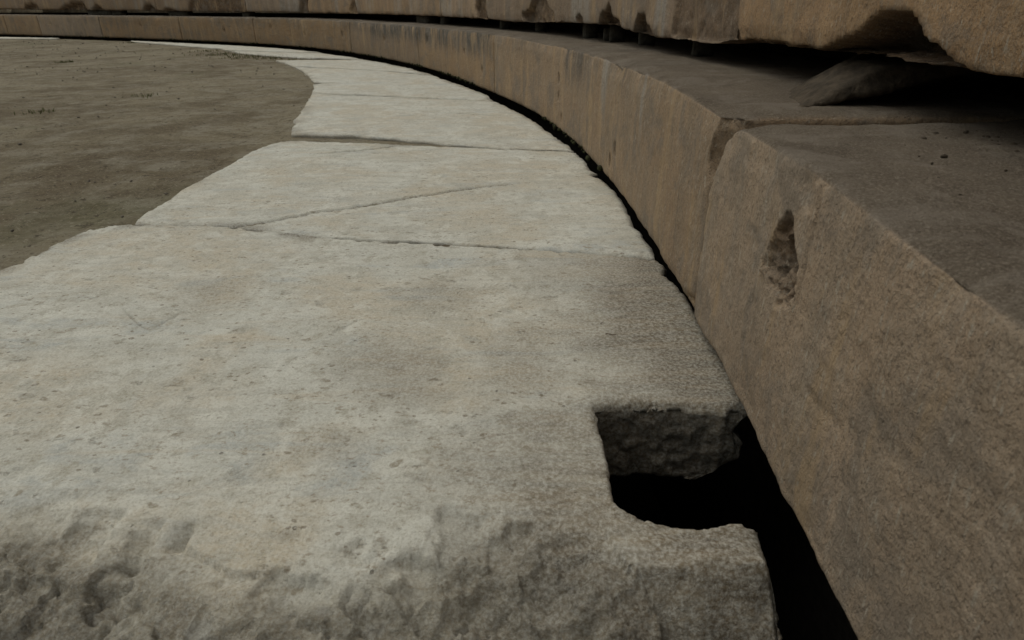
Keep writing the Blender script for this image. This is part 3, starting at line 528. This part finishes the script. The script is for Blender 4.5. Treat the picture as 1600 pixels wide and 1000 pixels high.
TOPZ_S = [0, 1.9, 2.3, 2.79, 3.3, 4.0, 5.5, 6.6, 8.6, 10.8, 12.6, 14.7, 16.7, 18.8, 21.1, 24, 44]
TOPZ_Z = [.44, .440, .455, .452, .459, .450, .436, .436, .420, .420, .424, .426, .430, .436, .442, .450, .46]
JT = [.0, 2.786, 6.66, 9.1, 11.54, 14.8, 17.13, 19.86, 22.2, 23.63, 26.4, 29.5, 32.6, 35.8, 39.0, 43.2]
def front_disp(k, s0, s1):
    def f(p, n):
        s, d, z = p[:, 0].copy(), p[:, 1].copy(), p[:, 2].copy(); P = np.c_[s, d, z]+k*3.3
        at = {a: np.zeros(len(p)) for a in ('broken', 'stain_shade', 'pale', 'top', 'dirt')}
        front = sstep(.3, .8, -n[:, 1]); top = sstep(.35, .85, n[:, 2]); at['top'] = top
        amp = 1. if k < 3 else 1.6
        h = .006*fbm(P, 3.2, 3, 5)+.0028*fbm(P, 16, 4, 6, .6)*amp+.0012*fbm(P, 70, 2, 8)*(k < 2)
        # worn, wavy upper arris
        e = sstep(.07, 0, np.hypot(np.clip(d, 0, 1), np.clip(.44-z, 0, 1))); h -= e*(.005+.016*np.clip(fbm(P*np.array([1, .3, .3]), 6, 4, 15), -.2, 1)+.010*np.clip(fbm(P, 15, 3, 35), 0, 1))
        h += top*(.004*fbm(P*np.array([.35, 1, 1]), 14, 3, 19))
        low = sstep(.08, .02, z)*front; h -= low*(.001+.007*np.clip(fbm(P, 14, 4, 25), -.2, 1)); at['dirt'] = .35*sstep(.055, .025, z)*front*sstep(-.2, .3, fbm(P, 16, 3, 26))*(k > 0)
        # small pecked holes
        for (hs_, hz) in DATA['holes'][:15]:
            w = .028 if hs_ < 8 else .05
            m = sstep(1, .25, np.hypot((s-hs_)/(w*.6*(1+.4*fbm(P, 30, 2, 3))), (z-hz)/(w*1.25)))*front
            h -= .024*m; at['broken'] = np.maximum(at['broken'], .9*m)
        # weathering of the block face
        if k == 1:
            u_ = s-s0; s = s-.03*sstep(.30, .41, z)*sstep(.015, 0, u_); u_ = s-s0+.03*sstep(.30, .41, z); C_ = .06*sstep(.26, .37, z)*(1+.35*fbm(P, 22, 4, 66)+.25*facets(P, 30, 4)); cc_ = np.clip(C_-(u_+d), 0, .11); s = s+cc_*.5; d = d+cc_*.5; at['broken'] = np.maximum(at['broken'], .05*sstep(0, .01, cc_))
        st = np.zeros(len(p))
        for (a, b, zl, g_) in ((6.7, 10.8, .27, 1.), (10.9, 11.9, .34, .8), (4.55, 5.0, .30, .8), (3.75, 4.0, .36, .6), (13.2, 16.0, .36, .5), (18.0, 20.5, .33, .4), (5.6, 6.2, .36, .5)):
            w = .05; st = np.maximum(st, g_*sstep(a-w, a+w, s)*sstep(b+w, b-w, s)*sstep(zl-.08, zl+.09, z+.05*fbm(P*np.array([1, 1, .1]), 12, 3, 44)))
        at['stain_shade'] = st*(front+.3*(1-front))
        pa = np.zeros(len(p))
        for (a, w, zl) in ((4.155, .05, .16), (3.525, .024, .2)):
            pa = np.maximum(pa, .6*sstep(w*1.4, w*.3, np.abs(s-a-.01*fbm(P, 5, 2, 1)))*sstep(zl, zl+.16, z)*sstep(.47, .42, z))
        at['pale'] = pa*front
        if k == 0:
            W_ = np.c_[.019*fbm(P, 28, 5, 81, .68), .019*fbm(P, 28, 5, 82, .68)]
            sd_ = poly_mask(np.c_[s, z], DATA['hollow'], .03, W_)
            m = sstep(-.002, .012, sd_)*front
            h -= m*(.006+.020*sstep(2.45, 2.31, s)+.010*fbm(P, 50, 4, 83)+.014*facets(P, 45, 9)+.006*fbm(P, 120, 3, 84)); at['broken'] = np.maximum(at['broken'], m*(.3+.45*sstep(.285, .30, z)))
            # rounded shoulder next to the joint, wide rounded front arris
            q = np.clip((s-(s1-.17))/.17, 0, 1); up = sstep(.28, .46, z)*sstep(.5, -.05, d)
            z = z-.075*q**2.4*sstep(.22, .46, z)*sstep(.75, .1, d); h -= up*.02*q**2.6
            # groove on the face right of the hollow
            h -= .0035*sstep(.008, 0, np.abs(s-2.29-.01*fbm(P, 4, 2, 9)))*front*sstep(.16, .3, z)
            ck = np.array([(2.10, .205), (2.13, .20), (2.16, .19), (2.20, .192)])
            cd, _, _ = seg_dist(np.c_[s, z], ck); h -= .004*sstep(.006, .001, cd)*front
        if k == 1:
            q2 = sstep(.10, 0, s-s0)*sstep(.06, .02, z)*front; h -= .03*q2; at['broken'] = np.maximum(at['broken'], q2)
            for (a, w, dp) in ((3.62, .10, .018), (3.95, .07, .016), (4.9, .06, .010), (5.4, .08, .010), (4.45, .07, .012)):
                m = sstep(w, w*.2, np.abs(s-a+.03*fbm(P, 9, 3, 12)))*sstep(.09, .0, np.hypot(np.clip(d, 0, 1), np.clip(.455-z, 0, 1))); h -= dp*m*(1+.4*fbm(P, 30, 3, 8))
        if k == 9: pass
        # joint edges a little ragged
        je = sstep(.02, 0, np.minimum(s-s0, s1-s))*front; h -= je*(.0+.006*np.clip(fbm(P, 22, 3, 88), 0, 1))
        ss_ = np.where(n[:, 0] != 0, n[:, 0], 0)
        z2 = z+n[:, 2]*h
        t = np.clip((z-.02)/.42, 0, 1); z2 = z2+t*(np.interp(s, TOPZ_S, TOPZ_Z)-.44)
        return np.c_[s+ss_*h*.5, d+n[:, 1]*h, z2], at
    return f
FL = ['tan seat block with a ragged hollow pecked in its face, nearest the viewer', 'tan seat block with a chipped corner and two pale streaks, touching the nearest block',
 'seat block with heavy black weathering along its top edge, next beyond the pale-streaked one', 'seat block with black weathering and a dark pit near its left joint',
 'long seat block with two small dark slots and a clear dark joint on its right', 'seat block with one small slot in its middle, just left of the two-slotted block',
 'far seat block with one high slot, second left of the two-slotted block', 'far seat block slotted near its left end, third left of the two-slotted block',
 'very short far seat block, second from the left edge of the photo', 'leftmost seat block, cut by the left edge of the photo']
nb = 0
for k in range(len(JT)-1):
    s0, s1 = JT[k]+.002, JT[k+1]-.002
    if k > 9: break
    if k == 0: A = np.r_[axis_ramp(s0, 1.75, .04), axis_ramp(1.75, 2.27, .0065)[1:], axis_ramp(2.27, 2.47, .0032)[1:], axis_ramp(2.47, s1-.004, .006)[1:], s1]
    elif k == 1: A = axis_ramp(s0, s1, .007, .016)
    else: A = axis_ramp(s0, s1, .02+.004*k)
    st = [.007, .009, .018, .022, .026, .03, .035, .04, .04, .04, .05][k]
    Dd = axis_ramp(0, .78, st, st*3.5); Z = axis_ramp(.02, .44, st*.95) if k else np.r_[axis_ramp(.02, .22, .007), axis_ramp(.22, .38, .0034)[1:], axis_ramp(.38, .44, .007)[1:]]
    if k == 0: rad = lambda p: .013+.0*p[:, 0]
    elif k == 1: rad = lambda p: .014+0*p[:, 0]
    else: rad = .010
    rr_ = rad
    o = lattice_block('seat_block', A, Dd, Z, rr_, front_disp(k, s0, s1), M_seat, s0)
    tag(o, FL[k], 'stone block', 'curved front row of tan stone seat blocks')

UZ_S = [0, 2.4, 3.05, 3.52, 3.75, 4.15, 4.45, 4.8, 5.12, 7.05, 8.87, 13.1, 17.1, 21.5, 24.2, 44]
UZ_Z = [.548, .548, .542, .536, .515, .505, .503, .511, .528, .500, .501, .495, .512, .537, .554, .56]
UJ = [.6, 3.575, 7.76, 9.08, 13.5, 15.38, 18.22, 23.15, 26.8, 31.2]
deep = {'arch': .20, 'tail': .05, 'lip': .012, 'a': .045, 'b': .07, 'c': .06, 'd': .022, 'e': .04, 'f': .05, 'g': .03, 'h': .08, 'i': .09, 'j': .08, 'k': .08, 'l': .06, 'm': .03, 'n': .02}
def upper_disp(k, s0, s1):
    def f(p, n):
        s, d, z = p[:, 0].copy(), p[:, 1].copy(), p[:, 2].copy(); P = np.c_[s, d, z]+k*5.1
        at = {a: np.zeros(len(p)) for a in ('broken', 'stain_shade', 'pale', 'top', 'dirt')}
        front = sstep(.2, .8, -n[:, 1]); at['top'] = sstep(.35, .85, n[:, 2])
        h = .008*fbm(P, 3, 3, 5)+.003*fbm(P, 18, 4, 6, .6)
        t0 = np.clip((1.0-z)/.47, 0, 1); zr = z+t0*(np.interp(s, UZ_S, UZ_Z)-.53)
        W_ = (1. if k < 2 else 1.6)*np.c_[.010*fbm(P, 22, 4, 81, .6), .007*fbm(P, 22, 4, 82, .6)]
        for nm, dp in deep.items():
            pl = DATA['chips'][nm]
            sd_ = poly_mask(np.c_[s, zr], pl, .25 if nm == 'arch' else .1, W_)
            if nm == 'arch': prof = sstep(-.001, .006, sd_)*(.03+dp*np.clip(sd_/.045, 0, 1)**.8)
            elif nm == 'd': prof = sstep(-.002, .01, sd_)*dp
            else: prof = sstep(-.002, .014, sd_)*dp
            m = sstep(-.002, .006, sd_)
            under = sstep(.5, .9, -n[:, 2])
            prof = prof*(1+.35*fbm(P, 16, 4, 90)+.3*facets(P, 18, 3))
            d = d + prof*np.maximum(front, under*sstep(.45, .0, d)); at['broken'] = np.maximum(at['broken'], m*(1-.45*(nm in ('a', 'd'))))
            h += m*.004*fbm(P, 50, 4, 17)
        low = sstep(.05, 0, zr-np.interp(s, UZ_S, UZ_Z)); h -= low*(.004+.014*np.clip(fbm(P, 15, 5, 25), 0, 1)); at['broken'] = np.maximum(at['broken'], .75*low*sstep(0, .35, fbm(P, 12, 4, 27)))
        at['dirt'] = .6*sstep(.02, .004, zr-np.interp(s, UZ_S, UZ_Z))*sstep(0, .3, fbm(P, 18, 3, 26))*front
        pa = sstep(.1, .5, fbm(P*np.array([1, 1, .05]), 6, 3, 31))*.55
        if k == 1: pa = np.maximum(pa, .6*sstep(.10, .03, np.abs(s-4.38)))*sstep(8.0, 7.0, s)
        at['pale'] = pa*front*(1-at['broken'])*(k != 0)
        return np.c_[s+n[:, 0]*h*.5, d+n[:, 1]*h, zr+n[:, 2]*h], at
    return f
UL = ['upper tan block with a deep scooped break in its underside, nearest the viewer', 'upper block with jagged notches broken out of its lower edge and pale streaks', 'narrow upper block between a dark rough recess and a hairline joint',
 'long orange brown upper block with a pale crumbled patch at its foot', 'short smooth upper block between a rough brown recess and a dark narrow strip', 'upper far block whose near half is a rough brown recessed face', 'far upper orange brown block with a row of arched dark chips along its foot', 'grey upper block at the left edge of the photo']
for k in range(8):
    s0, s1 = UJ[k]+.003, UJ[k+1]-.003
    st = [.008, .011, .018, .024, .028, .032, .04, .05][k]
    A = np.r_[axis_ramp(s0, 2.2, .04), axis_ramp(2.2, s1, .009)[1:]] if k == 0 else axis_ramp(s0, s1, st)
    Dd = .27+axis_ramp(0, .82, st, st*4); Z = axis_ramp(.53, 1.0, st, st*2.5)
    if k == 7: Dd = Dd+.12
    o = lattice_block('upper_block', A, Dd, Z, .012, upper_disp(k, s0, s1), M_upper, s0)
    tag(o, UL[k], 'stone block', 'second row of stone blocks propped above the front row')

# foundation behind the gap and back wall (setting)
def strip(name, s0, s1, prof, mat, st=.2, close=True):
    S_ = np.arange(s0, s1, st); q, T_, N_ = FR(S_); n = len(prof); V = []
    for (d, z) in prof: V.append(np.c_[q+N_*d, np.full(len(S_), z)])
    V = np.stack(V, 1).reshape(-1, 3); I = np.arange(len(V)).reshape(len(S_), n); J = np.roll(I, -1, 1)
    Fq = np.stack([I[:-1], J[:-1], J[1:], I[1:]], -1).reshape(-1, 4)
    P3 = V.copy(); V[:, 2] += 0; return link_mesh(name, V, Fq, mat, {a: np.zeros(len(V)) for a in ('broken', 'stain_shade', 'pale', 'top', 'dirt')}, origin=np.zeros(3), smooth=False)
o = strip('foundation', 0, 30, [(.30, -1.5), (.30, .015), (.76, .015), (.76, -1.5)], M_gapshade); tag(o, 'rough stone footing under the seat row', None, None, 'structure')
o = strip('retaining_core', 0, 31, [(.80, -1.5), (.80, .475), (1.16, .475), (1.16, -1.5)], M_gapshade); tag(o, 'dark packed core behind the front row', None, None, 'structure')

# ------------------------------------------------------------- spacers that prop the upper row
SL = ['wide grey spacer block in the gap, second from the far left end', 'small spacer close beside the leftmost wide spacer', 'low grey spacer under the far row of arched chips', 'small far spacer under the rough recessed face', 'long low spacer below the pale crumbled patch', 'small square spacer right of the long low spacer', 'faint narrow spacer deep in the dark gap', 'thin spacer at the end of the grey weathering', 'wide dark spacer under the jagged-notched block', 'short stubby spacer beside a taller thin one', 'tall thin spacer touching the short stubby one', 'dim spacer below the second jagged notch', 'narrow upright spacer nearest the viewer, under the rough corner']
bpy_rng = np.random.default_rng(5)
def hull_stone(name, pts, mat, cuts=3, amp=.004, seed=0, sc=25, rough=0, voxel=0):
    bm = bmesh.new()
    for q in pts: bm.verts.new(q)
    bmesh.ops.convex_hull(bm, input=bm.verts)
    loose = [v for v in bm.verts if not v.link_faces]
    if loose: bmesh.ops.delete(bm, geom=loose, context='VERTS')
    bmesh.ops.bevel(bm, geom=bm.edges[:], offset=.004, segments=2, affect='EDGES', clamp_overlap=True)
    if voxel:
        me = bpy.data.meshes.new('tmp'); bm.to_mesh(me); ob = bpy.data.objects.new('tmp', me); scene.collection.objects.link(ob)
        md = ob.modifiers.new('r', 'REMESH'); md.mode = 'VOXEL'; md.voxel_size = voxel
        m2 = ob.evaluated_get(bpy.context.evaluated_depsgraph_get()).to_mesh(); bm.free(); bm = bmesh.new(); bm.from_mesh(m2)
        bpy.data.objects.remove(ob); cuts = 0
    bmesh.ops.triangulate(bm, faces=bm.faces)
    for _ in range(cuts): bmesh.ops.subdivide_edges(bm, edges=[e for e in bm.edges if e.calc_length() > .012], cuts=1)
    bm.normal_update()
    P = np.array([v.co[:] for v in bm.verts]); h = amp*fbm(P, sc, 4, seed, .6)+rough*facets(P, 16, seed, .8)
    for v, a in zip(bm.verts, h): v.co += v.normal*a
    bmesh.ops.triangulate(bm, faces=bm.faces)
    V = np.array([v.co[:] for v in bm.verts]); bm.verts.index_update(); F_ = [tuple(v.index for v in f.verts) for f in bm.faces]; bm.free()
    return link_mesh(name, V, F_, mat)
for i, (x0, y0, x1, y1) in enumerate(DATA['sup']):
    a = np.array([x0, y0]); b = np.array([x1, y1]); m = (a+b)/2
    j = np.argmin(((CV-m)**2).sum(1)); s_ = CS[j]; q, T_, N_ = FR(np.array([s_])); N_ = N_[0]; T_ = T_[0]
    sh = max(0, .37-((m-q[0])@N_))
    L_ = abs((b-a)@T_); L_ = max(L_, .03); zt = np.interp(s_, UZ_S, UZ_Z)+.002; zbm = np.interp(s_, TOPZ_S, TOPZ_Z)-.004
    if i == 9: zt -= .022
    dep = .14 if L_ > .2 else .08; c0 = m+N_*sh
    pts = []
    for u_ in (-.5, .5):
        for w_ in (0, 1):
            for zz in (zbm, zt):
                e = c0+T_*u_*L_+N_*w_*dep; pts.append((e[0]+bpy_rng.uniform(-.003, .003), e[1]+bpy_rng.uniform(-.003, .003), zz))
    o = hull_stone('spacer_block', pts, M_conc, 2, .002, i)
    tag(o, SL[i], 'spacer', 'small spacers propping the upper row')
w0 = [(.572, 1.352, .438), (.634, 1.60, .438), (.735, 1.50, .527), (.720, 1.44, .50), (.76, 1.385, .527), (1.0, 1.38, .53), (1.05, 1.7, .438), (.9, 1.75, .527), (.86, 1.60, .438), (.74, 1.50, .438)]
o = hull_stone('fallen_stone', w0, M_wedge, 5, .004, 3, 30, .003, .005); tag(o, 'tilted pale-sided stone lying in the dark gap at the chipped joint', 'stone')

# ------------------------------------------------------------- rubble, pebbles, grass, moss, twig
def blobs(name, items, mat, seed=0, sub=2, label=None, cat=None, kind=None, flat=.6):
    rng = np.random.default_rng(seed); bm0 = bmesh.new(); bmesh.ops.create_icosphere(bm0, subdivisions=sub, radius=1)
    B = np.array([v.co[:] for v in bm0.verts]); Fb = np.array([[v.index for v in f.verts] for f in bm0.faces]); bm0.free()
    V = []; F_ = []
    for i, (x, y, z, r_) in enumerate(items):
        sc = np.array([rng.uniform(.7, 1.4), rng.uniform(.6, 1.1), rng.uniform(flat*.7, flat*1.2)])*r_; a = rng.uniform(0, 6.28)
        q = B*(1+.35*fbm(B+i*7.7, 1.3, 3, seed))[:, None]*sc; q = np.c_[q[:, 0]*math.cos(a)-q[:, 1]*math.sin(a), q[:, 0]*math.sin(a)+q[:, 1]*math.cos(a), q[:, 2]]
        F_.append(Fb+len(B)*i); V.append(q+np.array([x, y, z]))
    o = link_mesh(name, np.concatenate(V), np.concatenate(F_), mat, origin=np.zeros(3)); return tag(o, label, cat, None, kind)
rng = np.random.default_rng(11)
def free_ground(n, box):
    out = []
    while len(out) < n:
        q = np.c_[rng.uniform(box[0], box[1], 4000), box[2]+(box[3]-box[2])*rng.random(4000)**1.6]
        ok = np.ones(len(q), bool)
        for key in ('A', 'B', 'C1', 'C2', 'C3', 'D1', 'D2', 'E'): ok &= ~inside(q, np.array(DATA[key]))
        D_ = np.sqrt(((q[:, None]-CV[::8][None])**2).sum(-1)).min(1); ok &= (D_ > .5) & (q[:, 0] < -.3-.1*q[:, 1]) & (q[:, 1] > 1.3)
        ok &= q[:, 0] > -.85*q[:, 1]-1; out += list(q[ok])
    return np.array(out[:n])
gp = free_ground(3800, (-14, -.3, 1.3, 16)); rs = (.0012+.0055*rng.random(len(gp))**7)*(1+gp[:, 1]*.12)
gz = np.array([-.012]*len(gp))
blobs('gravel', [(x, y, -.013+.2*r_, r_) for (x, y), r_ in zip(gp, rs)], M_peb, 3, 1, 'scattered grit and small stones on the brown earth', 'gravel', 'stuff')
# dusty rubble along the back of the nearest block's top
it = []
for _ in range(260):
    s_ = rng.uniform(1.2, 2.6); d_ = rng.normal(.34, .04) if rng.random() < .8 else rng.uniform(.12, .5); q, T_, N_ = FR(np.array([s_])); e = q[0]+N_[0]*d_
    it.append((e[0], e[1], np.interp(s_, TOPZ_S, TOPZ_Z), .0015+.006*rng.random()**3))
blobs('rubble', it, M_wedge, 4, 1, 'crumbs of dusty rubble on top of the nearest seat block', 'rubble', 'stuff')
# moss along the foot of the seat row
it = []
for s_ in np.arange(4.0, 24, .035):
    if fbm(np.array([[s_, 0, 0]]), 1.6, 2, 9)[0] < -.12 or rng.random() < .35: continue
    q, T_, N_ = FR(np.array([s_])); e = q[0]-N_[0]*rng.uniform(-.004, .006); it.append((e[0], e[1], .022+rng.uniform(-.004, .010), rng.uniform(.004, .016)*(1+s_*.015)))
blobs('moss', it, M_moss, 6, 1, 'dark moss clumps along the foot of the seat row', 'moss', 'stuff', 1.0)
# grass tufts
V = []; F_ = []
for gi, (x, y) in enumerate(DATA['grass']):
    nbl = 60 if gi not in (8, 10) else 36; spx = .13 if gi < 7 or gi > 10 else .06
    for _ in range(nbl):
        bx, by = x+rng.normal(0, spx), y+rng.normal(0, spx*.8); h_ = rng.uniform(.012, .035)*(1 if y > 4 else .6); a = rng.uniform(0, 6.28); w = .0022*(1+y*.12); l = rng.uniform(.2, .9)*h_
        dx, dy = math.cos(a), math.sin(a); k = len(V); z0 = -.016
        V += [(bx-dy*w, by+dx*w, z0), (bx+dy*w, by-dx*w, z0), (bx+dx*l*.5+dy*w*.6, by+dy*l*.5-dx*w*.6, z0+h_*.65), (bx+dx*l*.5-dy*w*.6, by+dy*l*.5+dx*w*.6, z0+h_*.65), (bx+dx*l, by+dy*l, z0+h_)]
        F_ += [(k, k+1, k+2, k+3), (k+3, k+2, k+4)]
o = link_mesh('grass', np.array(V), F_, M_grass, origin=np.zeros(3)); tag(o, 'sparse short grass at the inner edge of the paving', 'grass', None, 'stuff')
# dry twig on the notched slab
for i in (0, 1):
    a = np.array(DATA['twigs'][i*2]+[.004]); b = np.array(DATA['twigs'][i*2+1]+[.005]); n_ = 7; V = []; F_ = []
    for j in range(n_):
        c = a+(b-a)*j/(n_-1)+np.array([0, .0012*math.sin(j*1.3), .0006*math.sin(j*2)]); r_ = .0009*(1-.5*j/n_)
        for m in range(6): V.append((c[0], c[1]+r_*math.cos(m*1.047), c[2]+r_*math.sin(m*1.047)))
    for j in range(n_-1):
        for m in range(6): F_.append((j*6+m, j*6+(m+1) % 6, j*6+6+(m+1) % 6, j*6+6+m))
    F_ += [tuple(range(5, -1, -1)), tuple(range((n_-1)*6, n_*6))]
    o = link_mesh('twig', np.array(V), F_, M_twig); tag(o, ['thin straight dry twig lying on the notched slab', 'tiny dark twig fragment beside the longer one on the notched slab'][i], 'twig')
